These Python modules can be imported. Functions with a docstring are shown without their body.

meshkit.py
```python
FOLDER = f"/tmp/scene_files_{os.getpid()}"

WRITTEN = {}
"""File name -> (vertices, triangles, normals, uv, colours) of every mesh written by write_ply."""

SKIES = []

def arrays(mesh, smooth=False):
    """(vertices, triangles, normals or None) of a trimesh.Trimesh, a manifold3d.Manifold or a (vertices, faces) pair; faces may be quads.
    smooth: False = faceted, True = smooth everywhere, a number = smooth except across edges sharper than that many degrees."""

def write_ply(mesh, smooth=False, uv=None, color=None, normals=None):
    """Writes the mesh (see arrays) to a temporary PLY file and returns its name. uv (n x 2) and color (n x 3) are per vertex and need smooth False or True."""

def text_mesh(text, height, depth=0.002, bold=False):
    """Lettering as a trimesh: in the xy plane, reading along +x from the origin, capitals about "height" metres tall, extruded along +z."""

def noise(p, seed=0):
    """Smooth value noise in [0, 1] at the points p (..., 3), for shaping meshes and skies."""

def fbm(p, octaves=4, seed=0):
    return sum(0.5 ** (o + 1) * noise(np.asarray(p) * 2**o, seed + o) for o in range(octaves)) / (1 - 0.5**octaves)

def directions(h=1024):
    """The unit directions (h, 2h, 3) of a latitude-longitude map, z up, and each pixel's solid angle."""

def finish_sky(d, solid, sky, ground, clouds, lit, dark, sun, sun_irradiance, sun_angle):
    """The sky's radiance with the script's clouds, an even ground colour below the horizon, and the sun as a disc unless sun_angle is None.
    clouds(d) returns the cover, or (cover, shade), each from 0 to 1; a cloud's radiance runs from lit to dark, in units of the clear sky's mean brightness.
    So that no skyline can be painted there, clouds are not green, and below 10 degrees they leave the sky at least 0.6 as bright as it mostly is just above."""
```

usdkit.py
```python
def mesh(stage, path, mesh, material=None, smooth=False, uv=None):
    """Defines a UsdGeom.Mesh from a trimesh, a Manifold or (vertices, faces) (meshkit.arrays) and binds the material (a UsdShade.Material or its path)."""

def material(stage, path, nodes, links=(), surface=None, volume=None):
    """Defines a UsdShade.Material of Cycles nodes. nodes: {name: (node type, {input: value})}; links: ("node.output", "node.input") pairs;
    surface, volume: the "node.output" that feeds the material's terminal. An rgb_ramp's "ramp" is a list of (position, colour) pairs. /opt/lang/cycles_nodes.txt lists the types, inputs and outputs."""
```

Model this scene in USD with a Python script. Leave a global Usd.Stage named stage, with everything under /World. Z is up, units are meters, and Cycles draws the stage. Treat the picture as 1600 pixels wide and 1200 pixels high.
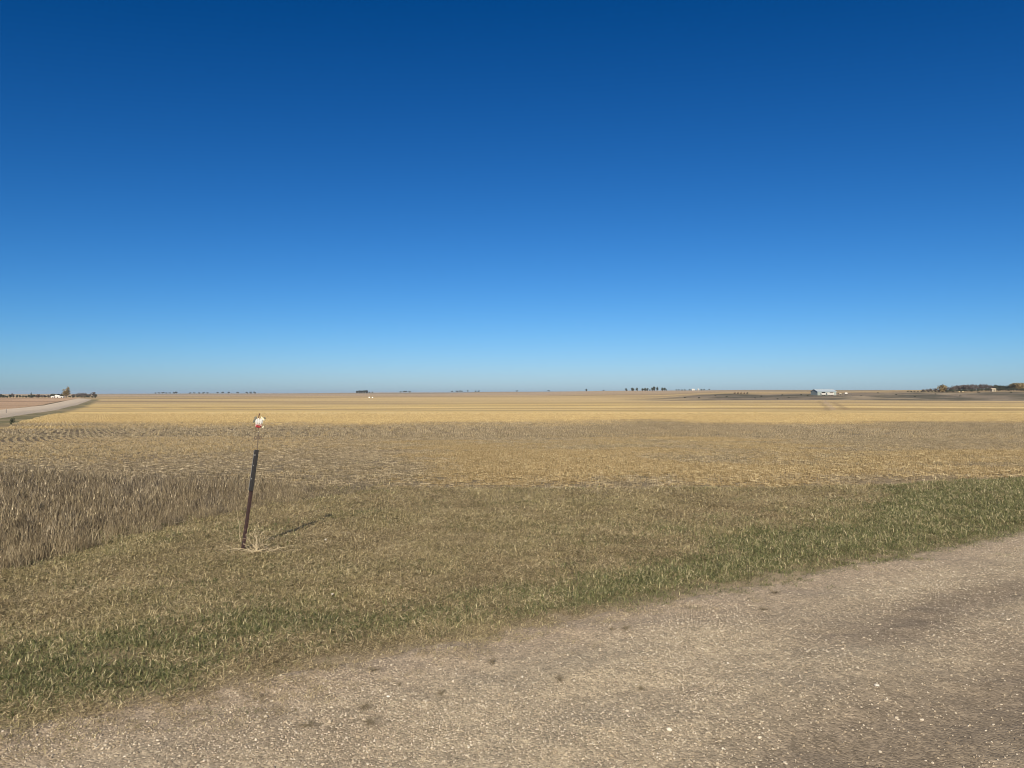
import math
import numpy as np
import trimesh
import usdkit
import meshkit
from pxr import Usd, UsdGeom, UsdLux, UsdShade, Gf, Sdf, Vt

stage = Usd.Stage.CreateInMemory()
UsdGeom.SetStageUpAxis(stage, UsdGeom.Tokens.z)
UsdGeom.SetStageMetersPerUnit(stage, 1.0)
UsdGeom.Xform.Define(stage, '/World')
UsdGeom.Scope.Define(stage, '/World/Looks')

# ------------------------------------------------------------------ camera, sky, sun
EYE, F, Y0 = 1.6, 1200.0, 614.0          # eye height; focal length and horizon row in pixels of the 1600 x 1200 photograph
cam = UsdGeom.Camera.Define(stage, '/World/camera')
cam.CreateHorizontalApertureAttr(36.0)
cam.CreateFocalLengthAttr(36.0 * F / 1600.0)
cam.CreateClippingRangeAttr((0.05, 60000.0))
cam.CreateExposureAttr(0.50)
cam.AddTranslateOp().Set((0, 0, EYE))
cam.AddRotateXOp().Set(90.0 + math.degrees(math.atan((Y0 - 600.0) / F)))

SUN_EL, SUN_AZ = math.radians(31.0), math.atan2(-0.10, -1.0)     # azimuth = atan2(x, y) of the direction towards the sun
sun = UsdLux.DistantLight.Define(stage, '/World/sun')
sun.CreateIntensityAttr(1.25)
sun.CreateAngleAttr(0.5)
sun.CreateNormalizeAttr(True)
sun.CreateColorAttr(Gf.Vec3f(1.0, 0.90, 0.74))
sun.AddRotateZOp().Set(-math.degrees(SUN_AZ))
sun.AddRotateXOp().Set(-(90.0 - math.degrees(SUN_EL)))

dome = UsdLux.DomeLight.Define(stage, '/World/sky')
EXPOSURE = 0.50
GAMMA, TINT = (1.93, 1.32, 1.10), (.97, .85, 1.03)                  # the photograph's own contrast, over the whole sky
DEEPEN = (.0075, .014, .055)
sky_mat = usdkit.material(stage, '/World/Looks/sky', {
    's': ('sky_texture', {'sky_type': 'single_scattering', 'sun_disc': False, 'sun_elevation': SUN_EL, 'sun_rotation': SUN_AZ,
                          'altitude': 600.0, 'air_density': 0.8, 'aerosol_density': 0.6, 'ozone_density': 4.0}),
    'c': ('separate_color', {}),
    **{f'p{k}': ('math', {'math_type': 'power', 'value2': GAMMA[k]}) for k in range(3)},
    **{f'm{k}': ('math', {'math_type': 'multiply_add', 'value2': TINT[k] * 0.1**GAMMA[k] * 10 / 2**EXPOSURE, 'value3': -DEEPEN[k] * 10 / 2**EXPOSURE}) for k in range(3)},
    **{f'l{k}': ('math', {'math_type': 'maximum', 'value2': 0.0}) for k in range(3)},
    'j': ('combine_color', {}),
    'b': ('background_shader', {'strength': 0.10})},
    [('s.color', 'c.color')] + [(f'c.{x}', f'p{k}.value1') for k, x in enumerate('rgb')] + [(f'p{k}.value', f'm{k}.value1') for k in range(3)]
    + [(f'm{k}.value', f'l{k}.value1') for k in range(3)] + [(f'l{k}.value', f'j.{x}') for k, x in enumerate('rgb')] + [('j.color', 'b.color')], surface='b.background')
UsdShade.MaterialBindingAPI.Apply(dome.GetPrim()).Bind(sky_mat)
dome.GetPrim().SetCustomDataByKey('kind', 'structure')

# ------------------------------------------------------------------ helpers
RNG = np.random.default_rng(7)
taken = {}


def numbered(path):
    n = taken.get(path, 0)
    taken[path] = n + 1
    return path if n == 0 else f'{path}_{n:03d}'


def data(p, label=None, category=None, group=None, kind=None):
    p = p.GetPrim() if hasattr(p, 'GetPrim') else p
    for k, v in (('label', label), ('category', category), ('group', group), ('kind', kind)):
        if v:
            p.SetCustomDataByKey(k, v)
    return p


def thing(name, label, category, loc=(0, 0, 0), rz=0.0, group=None, scale=1.0):
    x = UsdGeom.Xform.Define(stage, numbered('/World/' + name))
    x.AddTranslateOp().Set(Gf.Vec3d(*map(float, loc)))
    x.AddRotateZOp().Set(float(math.degrees(rz)))
    if np.ndim(scale) or scale != 1.0:
        x.AddScaleOp().Set(Gf.Vec3f(*map(float, np.broadcast_to(scale, 3))))
    return data(x, label, category, group)


def give_tones(prim, mesh):
    """Every loose piece of the mesh (a blade, a straw, a leaf clump) gets a tone of its own."""
    import scipy.sparse.csgraph as cg
    from scipy.sparse import coo_matrix
    v, f = np.asarray(mesh[0]), np.asarray(mesh[1])
    e = np.vstack([f[:, :2], f[:, 1:]])
    n, lab = cg.connected_components(coo_matrix((np.ones(len(e)), (e[:, 0], e[:, 1])), (len(v), len(v))), directed=False)
    t = np.random.default_rng(len(v)).uniform(size=n)[lab]
    UsdGeom.PrimvarsAPI(prim).CreatePrimvar('tone', Sdf.ValueTypeNames.FloatArray, 'vertex').Set(Vt.FloatArray.FromNumpy(t.astype(np.float32)))


def part(parent, name, mesh, mat, smooth=False, label=None):
    m = usdkit.mesh(stage, numbered(f'{parent.GetPath()}/{name}'), mesh, mat, smooth=smooth)
    if name == 'crown':
        give_tones(m, mesh)
    if label:
        data(m, label)
    return m.GetPrim()


def top(name, mesh, mat, smooth=False, **kw):
    m = usdkit.mesh(stage, numbered('/World/' + name), mesh, mat, smooth=smooth)
    return data(m, **kw)


def copy_of(source, name, label, category, loc, rz=0.0, group=None, scale=1.0):
    """An instance of a class prim's parts as a thing of its own."""
    t = thing(name, label, category, loc, rz, group, scale)
    t.GetReferences().AddInternalReference(source)
    t.SetInstanceable(True)
    return t


def colour_primvar(mesh, name, values):
    UsdGeom.PrimvarsAPI(mesh).CreatePrimvar(name, Sdf.ValueTypeNames.Color3fArray, 'vertex').Set(Vt.Vec3fArray.FromNumpy(np.asarray(values, np.float32)))


def smoothstep(a, b, x):
    t = np.clip((np.asarray(x, float) - a) / (b - a), 0, 1)
    return t * t * (3 - 2 * t)


def n2(x, y, scale, octaves=3, seed=0):
    x, y = np.broadcast_arrays(np.asarray(x, float), np.asarray(y, float))
    return meshkit.fbm(np.stack([x * scale, y * scale, np.zeros_like(x) + 3.7], -1), octaves, seed)


def tube(points, radii, sides=6):
    p = np.asarray(points, float)
    r = np.broadcast_to(radii, (len(p),))
    t = np.gradient(p, axis=0)
    t /= np.linalg.norm(t, axis=1, keepdims=True) + 1e-12
    a = np.cross(t, np.where(np.abs(t[:, 2:]) < 0.9, [0, 0, 1.0], [1.0, 0, 0]))
    a /= np.linalg.norm(a, axis=1, keepdims=True)
    b = np.cross(t, a)
    ang = np.arange(sides) * 2 * np.pi / sides
    v = (p[:, None] + r[:, None, None] * (np.cos(ang)[None, :, None] * a[:, None] + np.sin(ang)[None, :, None] * b[:, None])).reshape(-1, 3)
    f = []
    for i in range(len(p) - 1):
        for j in range(sides):
            k = (j + 1) % sides
            f += [[i * sides + j, i * sides + k, (i + 1) * sides + k], [i * sides + j, (i + 1) * sides + k, (i + 1) * sides + j]]
    n = len(p) - 1
    for j in range(1, sides - 1):
        f += [[0, j + 1, j], [n * sides, n * sides + j, n * sides + j + 1]]
    return trimesh.Trimesh(v, f, process=False)


def box(cx, cy, cz, sx, sy, sz):
    m = trimesh.creation.box((sx, sy, sz))
    m.apply_translation((cx, cy, cz))
    return m


def cat(ms):
    return trimesh.util.concatenate(ms)


def rounded_box(sx, sy, sz, c):
    """A box with chamfered edges, centred."""
    pts = []
    for k in range(3):
        h = np.array([sx, sy, sz]) / 2 - c
        h[k] += c
        pts += [np.array(s) * h for s in np.array(np.meshgrid([-1, 1], [-1, 1], [-1, 1])).T.reshape(-1, 3)]
    return trimesh.convex.convex_hull(np.array(pts))


# ------------------------------------------------------------------ terrain
KU = np.array([-300, 0, 400, 650, 800, 1000, 1150, 1300, 1450, 1600, 1900], float)
KD = np.array([14, 20, 30, 45, 60, 85, 120, 200, 300, 400, 450, 520, 600, 700, 1000, 1300, 2000, 3500, 9000], float)
NEAR = [0, -.15, -.45, -.9, -1.25, -1.7, -2.2]


def zy(d, y):
    return EYE - (y - Y0) / F * d


def col(*ys):
    return NEAR + [zy(d, y) for d, y in zip(KD[7:], ys)]


#            200    300    400    450    520    600    700    1000   1300   2000   3500   9000
KZ = np.array([
    col(642, 634, 629.5, 628, 625.5, 623, 621, 619, 618, 617, 616, 615.5),
    col(642, 634, 629.5, 628, 625.5, 623, 621, 619, 618, 617, 616, 615.5),
    col(642, 634, 629.0, 627, 625.0, 623, 621, 618.5, 617, 615.5, 614.6, 615),
    col(641.5, 633.5, 628.5, 626.5, 624.5, 622, 620.5, 617.5, 616, 614, 613.2, 614),
    col(641.5, 633, 628, 626.5, 624.0, 622, 620, 616.5, 614.5, 612.2, 613, 614),
    col(641, 632.5, 627, 626, 624.5, 622.5, 619, 613.2, 611.0, 610.6, 612, 614),
    col(641, 632, 626.5, 624.6, 619.5, 616, 614.0, 611.0, 609.5, 610, 611, 614),
    col(641, 632, 626.5, 624.6, 619.0, 615, 613.0, 611.0, 609.5, 610, 611, 614),
    col(641, 632, 626.5, 624.8, 619.0, 613, 610.2, 609.6, 609.4, 610, 611, 614),
    col(641, 632, 627, 625.2, 620.0, 613, 610.0, 609.2, 609.0, 610, 611, 614),
    col(641, 632, 627, 625.2, 620.0, 613, 610.0, 609.2, 609.0, 610, 611, 614)])


def polar(x, y):
    az = np.clip(np.arctan2(x, y), -0.70, 0.70)
    return np.tan(az) * F + 800.0, np.hypot(x, y) * np.cos(az)


def road_n(x, y):
    """Signed distance into the near gravel road (positive on the gravel)."""
    return -((y - 3.51) - 0.62 * (x + 2.34)) / math.hypot(1, 0.62)


def ground_z(x, y, bumps=True, road=True):
    x, y = np.broadcast_arrays(np.asarray(x, float), np.asarray(y, float))
    u, d = polar(x, y)
    ld, lk = np.log(np.maximum(d, 14.0)), np.log(KD)
    j = np.clip(np.searchsorted(lk, ld, 'right') - 1, 0, len(KD) - 2)
    t = np.clip((ld - lk[j]) / (lk[j + 1] - lk[j]), 0, 1)
    uu = np.clip(u, KU[0], KU[-1])
    i = np.clip(np.searchsorted(KU, uu, 'right') - 1, 0, len(KU) - 2)
    s = (uu - KU[i]) / (KU[i + 1] - KU[i])
    s = s * s * (3 - 2 * s)

    def hermite(row):
        m = np.gradient(KZ, lk, axis=1)
        m[:, 0] = 0
        h = lk[j + 1] - lk[j]
        a, b = KZ[row, j], KZ[row, j + 1]
        return (2 * t**3 - 3 * t**2 + 1) * a + (t**3 - 2 * t**2 + t) * h * m[row, j] + (-2 * t**3 + 3 * t**2) * b + (t**3 - t**2) * h * m[row, j + 1]
    z = hermite(i) * (1 - s) + hermite(i + 1) * s
    if bumps:
        gully = smoothstep(980, 1150, u) * smoothstep(430, 480, d) * (1 - smoothstep(600, 720, d))
        gully = gully * (1 - .9 * np.exp(-(((u - 1292) / 45)**2 + ((d - 545) / 60)**2)))
        z = z + gully * 3.6 * (n2(x, y, 1 / 45.0, 3, 5) - 0.5)
        z = z + (n2(x, y, 1 / 90.0, 2, 9) - 0.5) * 0.9 * smoothstep(80, 260, d) * (1 - gully)
        z = z + (n2(x, y, 1 / 1.1, 3, 2) - 0.5) * 0.07 * (1 - smoothstep(40, 80, d))
        if road:
            z = z - 0.14 * smoothstep(-.30, 0.35, road_n(x, y))
    return z


def ray(px, py, lift=0.0):
    """Where the sight line through a pixel of the photograph meets the terrain raised by lift."""
    dirs = np.array([(px - 800.0) / F, 1.0])
    ds = np.exp(np.linspace(np.log(2.0), np.log(9000.0), 6000))
    z = EYE - (py - Y0) / F * ds
    g = ground_z(dirs[0] * ds, ds) + lift
    k = np.argmax(z <= g) if np.any(z <= g) else len(ds) - 1
    return np.array([dirs[0] * ds[k], ds[k], g[k]])


def at(px, d, lift=0.0):
    x = (px - 800.0) / F * d
    return np.array([x, d, float(ground_z(x, d)) + lift])


# far gravel road on the left: both edges cast from the photograph, raised on a low bank
ROAD_LIFT = 0.35
edge_near = np.array([ray(u, v, ROAD_LIFT) for u, v in ((-150, 667), (-60, 655.5), (0, 648.5), (50, 642.5), (88, 637.5), (112, 632.5), (128, 628), (141, 623.5))])
edge_far = np.array([ray(u, v, ROAD_LIFT) for u, v in ((-150, 651), (-60, 644.5), (0, 640.2), (40, 636.5), (69, 633.4), (88, 629.5), (104, 626.2), (122, 622.6))])


def resample(p, n):
    s = np.r_[0, np.cumsum(np.linalg.norm(np.diff(p[:, :2], axis=0), axis=1))]
    q = np.linspace(0, s[-1], n)
    return np.stack([np.interp(q, s, p[:, k]) for k in range(p.shape[1])], 1)


def polyline_distance(x, y, p):
    x, y = np.asarray(x, float), np.asarray(y, float)
    best, side = np.full(x.shape, 1e9), np.zeros(x.shape)
    for a, b in zip(p[:-1, :2], p[1:, :2]):
        ab = b - a
        t = np.clip(((x - a[0]) * ab[0] + (y - a[1]) * ab[1]) / (ab @ ab), 0, 1)
        dx, dy = x - a[0] - t * ab[0], y - a[1] - t * ab[1]
        dd = np.hypot(dx, dy)
        near = dd < best
        best = np.where(near, dd, best)
        side = np.where(near, np.sign(dx * ab[1] - dy * ab[0]), side)
    return best * side                                              # positive to the right of the direction of travel


EX, EY = np.array([-30, -18, -10.4, -7, -4.2, 0, 3.7, 6.5, 9.4, 14, 30.]), np.array([24, 18, 14.9, 13.6, 12.9, 12.6, 12.6, 13.1, 14.1, 15.5, 21.])


def field_in(x, y):
    """Distance into the stubble field from its front edge."""
    return y - np.interp(x, EX, EY) + (n2(x, y, 0.6, 2, 31) - .5) * 0.5


LEFT = np.vstack([edge_near[0] + (edge_near[0] - edge_near[2]) * 2.0, edge_near])


def field_q(x, y):
    """Distance from the field's boundary, rounded where the rows turn the corner along the far road."""
    a = (y - np.interp(x, EX, EY)) * 0.95
    b = polyline_distance(x, y, LEFT) - 5.0
    k = 16.0
    h = np.clip(0.5 + 0.5 * (b - a) / k, 0, 1)
    return b * (1 - h) + a * h - k * h * (1 - h)


def tall_in(x, y):
    """Positive where the tall dead grass stands, left of the mown edge."""
    bx = np.interp(y, [4, 5, 7.08, 8.13, 8.9, 9.7, 10.3, 11.2, 12.5, 13.5], [-6.5, -5.6, -4.49, -4.32, -3.98, -3.94, -3.66, -3.2, -2.2, -1.5])
    return bx - x + (n2(x, y, 1.3, 2, 33) - .5) * 0.45


BRIGHT_D = 84.0


def bright_amount(x, y):
    return smoothstep(-20, 22, y - BRIGHT_D + (n2(x, y, 1 / 16.0, 4, 41) - .5) * 60 + np.clip(-x - 20, 0, 60) * 0.25)


def mix(a, b, t):
    return a * (1 - np.asarray(t)[..., None]) + np.asarray(b) * np.asarray(t)[..., None]


def ground_colour(x, y):
    u, d = polar(x, y)
    c = np.broadcast_to(np.array([.24, .19, .105]), x.shape + (3,)).copy()            # thatch and soil under the mown grass
    c = mix(c, [.19, .165, .08], smoothstep(.45, .65, n2(x, y, .9, 3, 3)) * .7)
    c = mix(c, [.30, .24, .165], smoothstep(-.55, -.05, road_n(x, y)) * smoothstep(.35, .6, n2(x, y, 2.2, 3, 8) + .1))
    fi = field_in(x, y)
    c = mix(c, [.085, .066, .045], smoothstep(-.12, .05, tall_in(x, y)) * (1 - smoothstep(.2, 1.5, fi)))
    c = mix(c, [.13, .105, .06], np.exp(-((fi + .45) / .4)**2) * smoothstep(3.5, 0, x) * .7)
    stub = mix(np.broadcast_to([.235, .183, .110], c.shape), [.185, .150, .095], smoothstep(.42, .62, n2(x, y, .12, 4, 12)))
    stub = mix(stub, [.30, .22, .115], smoothstep(.55, .7, n2(x, y, .09, 3, 77)))
    lz = smoothstep(-5, -14, x) * smoothstep(16, 24, y) * smoothstep(95, 70, y)
    stub = mix(stub, [.115, .090, .058], lz * .85)                      # barer soil between the rows at the corner
    c = mix(c, stub, smoothstep(-.4, .5, fi))
    c = mix(c, [.34, .27, .165], np.exp(-((fi - .35) / .16)**2) * .6 * smoothstep(-1, 3, x))
    gold = mix(np.broadcast_to([.60, .440, .180], c.shape), [.36, .26, .115], smoothstep(.40, .58, n2(x * .06, y, 1 / 9., 4, 15)))
    gold = mix(gold, [.68, .52, .245], smoothstep(.55, .68, n2(x * .05, y, 1 / 13., 3, 17)))
    c = mix(c, gold, bright_amount(x, y))
    far = mix(np.broadcast_to([.52, .385, .185], c.shape), [.29, .215, .115], smoothstep(.40, .58, n2(x * .10, y, 1 / 45., 4, 19)))
    c = mix(c, far, smoothstep(260, 420, d + (n2(x, y, 1 / 80., 3, 21) - .5) * 160))
    # far pastures: patchwork of pinkish, olive and tan land
    past = mix(np.broadcast_to([.40, .30, .19], c.shape), [.27, .22, .135], smoothstep(.45, .6, n2(x * .5, y, 1 / 240., 3, 23)))
    c = mix(c, past, smoothstep(700, 1000, d))
    # dark grazed coulee slope on the right
    right = smoothstep(930, 1120, u + (n2(x, y, 1 / 60., 2, 25) - .5) * 120)
    gul = right * smoothstep(428, 440, d + (n2(x, y, 1 / 40., 2, 26) - .5) * 16) * (1 - smoothstep(575, 660, d + (n2(x, y, 1 / 70., 3, 27) - .5) * 150))
    dark = mix(np.broadcast_to([.205, .165, .112], c.shape), [.095, .085, .052], smoothstep(.43, .55, n2(x * .45, y, 1 / 16., 5, 28)))
    dark = mix(dark, [.31, .25, .165], smoothstep(.53, .66, n2(x * .4, y, 1 / 22., 4, 29)))
    c = mix(c, dark, gul)
    for pts, col_, w_ in TRACKS:
        c = mix(c, col_, smoothstep(w_, w_ * .4, np.abs(polyline_distance(x, y, pts))) * .5)
    # left of the far road: another, pinker field; ditch grass along both sides of the road
    w = polyline_distance(x, y, LEFT)
    wf = polyline_distance(x, y, np.vstack([edge_far[0] + (edge_far[0] - edge_far[2]) * 2.0, edge_far]))
    inr = smoothstep(60, 80, d) * (u < 420)
    c = mix(c, mix(np.broadcast_to([.44, .30, .185], c.shape), [.30, .20, .12], smoothstep(.45, .62, n2(x * .3, y, 1 / 30., 3, 52))), inr * (wf < -3) * (d < 690))
    ditch = inr * smoothstep(7, 4.5, w + (n2(x, y, .1, 2, 53) - .5) * 5) * (w > -2)
    c = mix(c, mix(np.broadcast_to([.15, .135, .065], c.shape), [.26, .21, .12], smoothstep(.45, .6, n2(x, y, .15, 3, 54))), ditch * (d < 650))
    c = mix(c, np.array([.10, .08, .04]), inr * (wf < .5) * (wf > -3.5) * (d < 650))
    return c


TRACKS = [(np.array([ray(u_, v_) for u_, v_ in pts]), c_, w_) for pts, c_, w_ in (
    (((1296, 619), (1304, 617.5), (1312, 614.5)), (.36, .27, .22), 1.6),
    (((1288, 625.8), (1292, 630), (1298, 635), (1302, 640)), (.40, .30, .21), 1.3),
    (((1280, 627), (1287, 633), (1294, 641)), (.24, .18, .10), 1.0),
    (((1302, 629), (1312, 634), (1322, 640)), (.24, .17, .09), 1.6),
    (((1430, 636), (1460, 640), (1490, 645)), (.40, .29, .13), .8))]


def build_ground():
    azf = np.linspace(-0.70, 0.70, 440)
    az = np.r_[np.linspace(-math.pi, -0.70, 24)[:-1], azf, np.linspace(0.70, math.pi, 24)[1:-1]]
    r = np.exp(np.linspace(math.log(1.2), math.log(9500.0), 470))
    A, R = np.meshgrid(az, r)
    X, Y = R * np.sin(A), R * np.cos(A)
    Z = ground_z(X, Y)
    C = ground_colour(X, Y)
    nr, na = X.shape
    v = np.vstack([np.stack([X, Y, Z], -1).reshape(-1, 3), [[0, 0, float(ground_z(0., 0.01))]]])
    i, j = np.meshgrid(np.arange(nr - 1), np.arange(na), indexing='ij')
    k = (j + 1) % na
    a, b, c_, d_ = i * na + j, i * na + k, (i + 1) * na + k, (i + 1) * na + j
    f = np.vstack([np.stack([a, c_, b], -1).reshape(-1, 3), np.stack([a, d_, c_], -1).reshape(-1, 3)])
    jj = np.arange(na)
    f = np.vstack([f, np.stack([np.full(na, nr * na), jj, (jj + 1) % na], -1)])
    C = np.vstack([C.reshape(-1, 3), C[0, :1]])
    return v, f, C


def soil_material(path, attribute, fine=1.0, rough=.95):
    return usdkit.material(stage, path, {
        'a': ('attribute', {'attribute': attribute}),
        'g': ('geometry', {}),
        'n1': ('noise_texture', {'scale': 3.0 * fine, 'detail': 6.0, 'roughness': .65}),
        'n2': ('noise_texture', {'scale': 60.0 * fine, 'detail': 4.0, 'roughness': .7}),
        'm1': ('map_range', {'from_min': .25, 'from_max': .75, 'to_min': .72, 'to_max': 1.28}),
        'm2': ('map_range', {'from_min': .25, 'from_max': .75, 'to_min': .6, 'to_max': 1.4}),
        'x': ('math', {'math_type': 'multiply'}),
        'v': ('vector_math', {'math_type': 'scale'}),
        'b': ('bump', {'strength': .6, 'distance': .02}),
        'p': ('principled_bsdf', {'roughness': rough, 'specular_ior_level': .2})},
        [('g.position', 'n1.vector'), ('g.position', 'n2.vector'), ('n1.fac', 'm1.value'), ('n2.fac', 'm2.value'), ('m1.result', 'x.value1'), ('m2.result', 'x.value2'),
         ('a.color', 'v.vector1'), ('x.value', 'v.scale'), ('v.vector', 'p.base_color'), ('n2.fac', 'b.height'), ('b.normal', 'p.normal')], surface='p.BSDF')


M_ground = soil_material('/World/Looks/ground', 'albedo')
gv, gf, gc = build_ground()
g = usdkit.mesh(stage, '/World/ground', (gv, gf), M_ground, smooth=True)
colour_primvar(g, 'albedo', gc)
data(g, kind='structure')


# ------------------------------------------------------------------ near gravel road
def road_xy(t, n):
    k = math.hypot(1, .62)
    return -2.34 + (t + .62 * n) / k, 3.51 + (.62 * t - n) / k


def road_height(x, y, n):
    return -.16 * smoothstep(-.12, -.75, n) + .035 * smoothstep(0, 1.5, n) + (n2(x, y, 2.5, 3, 61) - .5) * .06 + (n2(x, y, .7, 2, 62) - .5) * .05 - .02 * np.exp(-((n - 1.05) / .3)**2) - .02 * np.exp(-((n - 2.15) / .35)**2)


def track_amount(x, n):
    w = (n2(x, n, 1.2, 2, 63) - .5) * .5
    return np.clip(np.exp(-((n - 1.02 + w) / .26)**2) * smoothstep(1.2, 3.0, x) + 1.1 * np.exp(-((n - 2.2 + w) / .55)**2) * smoothstep(.1, 1.4, x), 0, 1)


def build_road():
    t = np.r_[np.linspace(-60, -4, 60)[:-1], np.linspace(-4, 16, 420), np.linspace(16, 90, 70)[1:]]
    n = np.r_[np.linspace(-.9, 5, 180), np.linspace(5, 8, 24)[1:]]
    T, N = np.meshgrid(t, n, indexing='ij')
    X, Y = road_xy(T, N)
    Z = ground_z(X, Y, False) + road_height(X, Y, N)
    c = mix(np.broadcast_to([.345, .285, .195], X.shape + (3,)), [.295, .240, .165], smoothstep(.4, .65, n2(X, Y, 1.1, 4, 64)))
    c = mix(c, [.315, .252, .176], smoothstep(.6, 0, N))
    c = mix(c, [.195, .155, .108], track_amount(X, N) * .85)
    v = np.stack([X, Y, Z], -1).reshape(-1, 3)
    na = len(n)
    i, j = np.meshgrid(np.arange(len(t) - 1), np.arange(na - 1), indexing='ij')
    a = i * na + j
    f = np.vstack([np.stack([a, a + 1, a + na + 1], -1).reshape(-1, 3), np.stack([a, a + na + 1, a + na], -1).reshape(-1, 3)])
    return v, f[:, ::-1], c.reshape(-1, 3)


M_road = usdkit.material(stage, '/World/Looks/gravel_road', {
    'a': ('attribute', {'attribute': 'albedo'}), 'g': ('geometry', {}),
    'n1': ('noise_texture', {'scale': 7.0, 'detail': 5.0, 'roughness': .6}), 'm1': ('map_range', {'from_min': .25, 'from_max': .75, 'to_min': .8, 'to_max': 1.2}),
    'v1': ('voronoi_texture', {'scale': 85.0}), 's1': ('separate_color', {}), 'k1': ('map_range', {'from_min': 0.0, 'from_max': 1.0, 'to_min': .66, 'to_max': 1.34}),
    'v2': ('voronoi_texture', {'scale': 42.0}), 's2': ('separate_color', {}), 'k2': ('map_range', {'from_min': .78, 'from_max': 1.0, 'to_min': 1.0, 'to_max': 1.32, 'clamp': True}),
    'x1': ('math', {'math_type': 'multiply'}), 'x2': ('math', {'math_type': 'multiply'}), 'v': ('vector_math', {'math_type': 'scale'}),
    'b': ('bump', {'strength': .55, 'distance': .006, 'invert': True}), 'p': ('principled_bsdf', {'roughness': .92, 'specular_ior_level': .2})},
    [('g.position', 'n1.vector'), ('g.position', 'v1.vector'), ('g.position', 'v2.vector'), ('n1.fac', 'm1.value'), ('v1.color', 's1.color'), ('s1.r', 'k1.value'), ('v2.color', 's2.color'), ('s2.g', 'k2.value'),
     ('m1.result', 'x1.value1'), ('k1.result', 'x1.value2'), ('x1.value', 'x2.value1'), ('k2.result', 'x2.value2'), ('a.color', 'v.vector1'), ('x2.value', 'v.scale'), ('v.vector', 'p.base_color'),
     ('v1.distance', 'b.height'), ('b.normal', 'p.normal')], surface='p.BSDF')
rv, rf, rc = build_road()
rm = usdkit.mesh(stage, '/World/gravel_road', (rv, rf), M_road, smooth=True)
colour_primvar(rm, 'albedo', rc)
data(rm, kind='structure')

# far road
NE, FE = resample(edge_near, 80), resample(edge_far, 80)
rows = []
for s, dz in ((-.25, -.9), (0, 0), (.25, .06), (.5, .09), (.75, .06), (1, 0), (1.25, -.9)):
    rows.append(NE * (1 - s) + FE * s + [0, 0, dz])
FR = np.stack(rows, 1)
i, j = np.meshgrid(np.arange(79), np.arange(6), indexing='ij')
a = i * 7 + j
ff = np.vstack([np.stack([a, a + 7, a + 8], -1).reshape(-1, 3), np.stack([a, a + 8, a + 1], -1).reshape(-1, 3)])
M_far_road = usdkit.material(stage, '/World/Looks/far_road', {
    'g': ('geometry', {}), 'n': ('noise_texture', {'scale': .5, 'detail': 5.0}),
    'r': ('rgb_ramp', {'ramp': [(.3, (.44, .36, .265)), (.7, (.56, .475, .36))]}),
    'p': ('principled_bsdf', {'roughness': .9, 'specular_ior_level': .2})}, [('g.position', 'n.vector'), ('n.fac', 'r.fac'), ('r.color', 'p.base_color')], surface='p.BSDF')
fr = usdkit.mesh(stage, '/World/far_gravel_road', (FR.reshape(-1, 3), ff), M_far_road, smooth=True)
data(fr, kind='structure')


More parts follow.
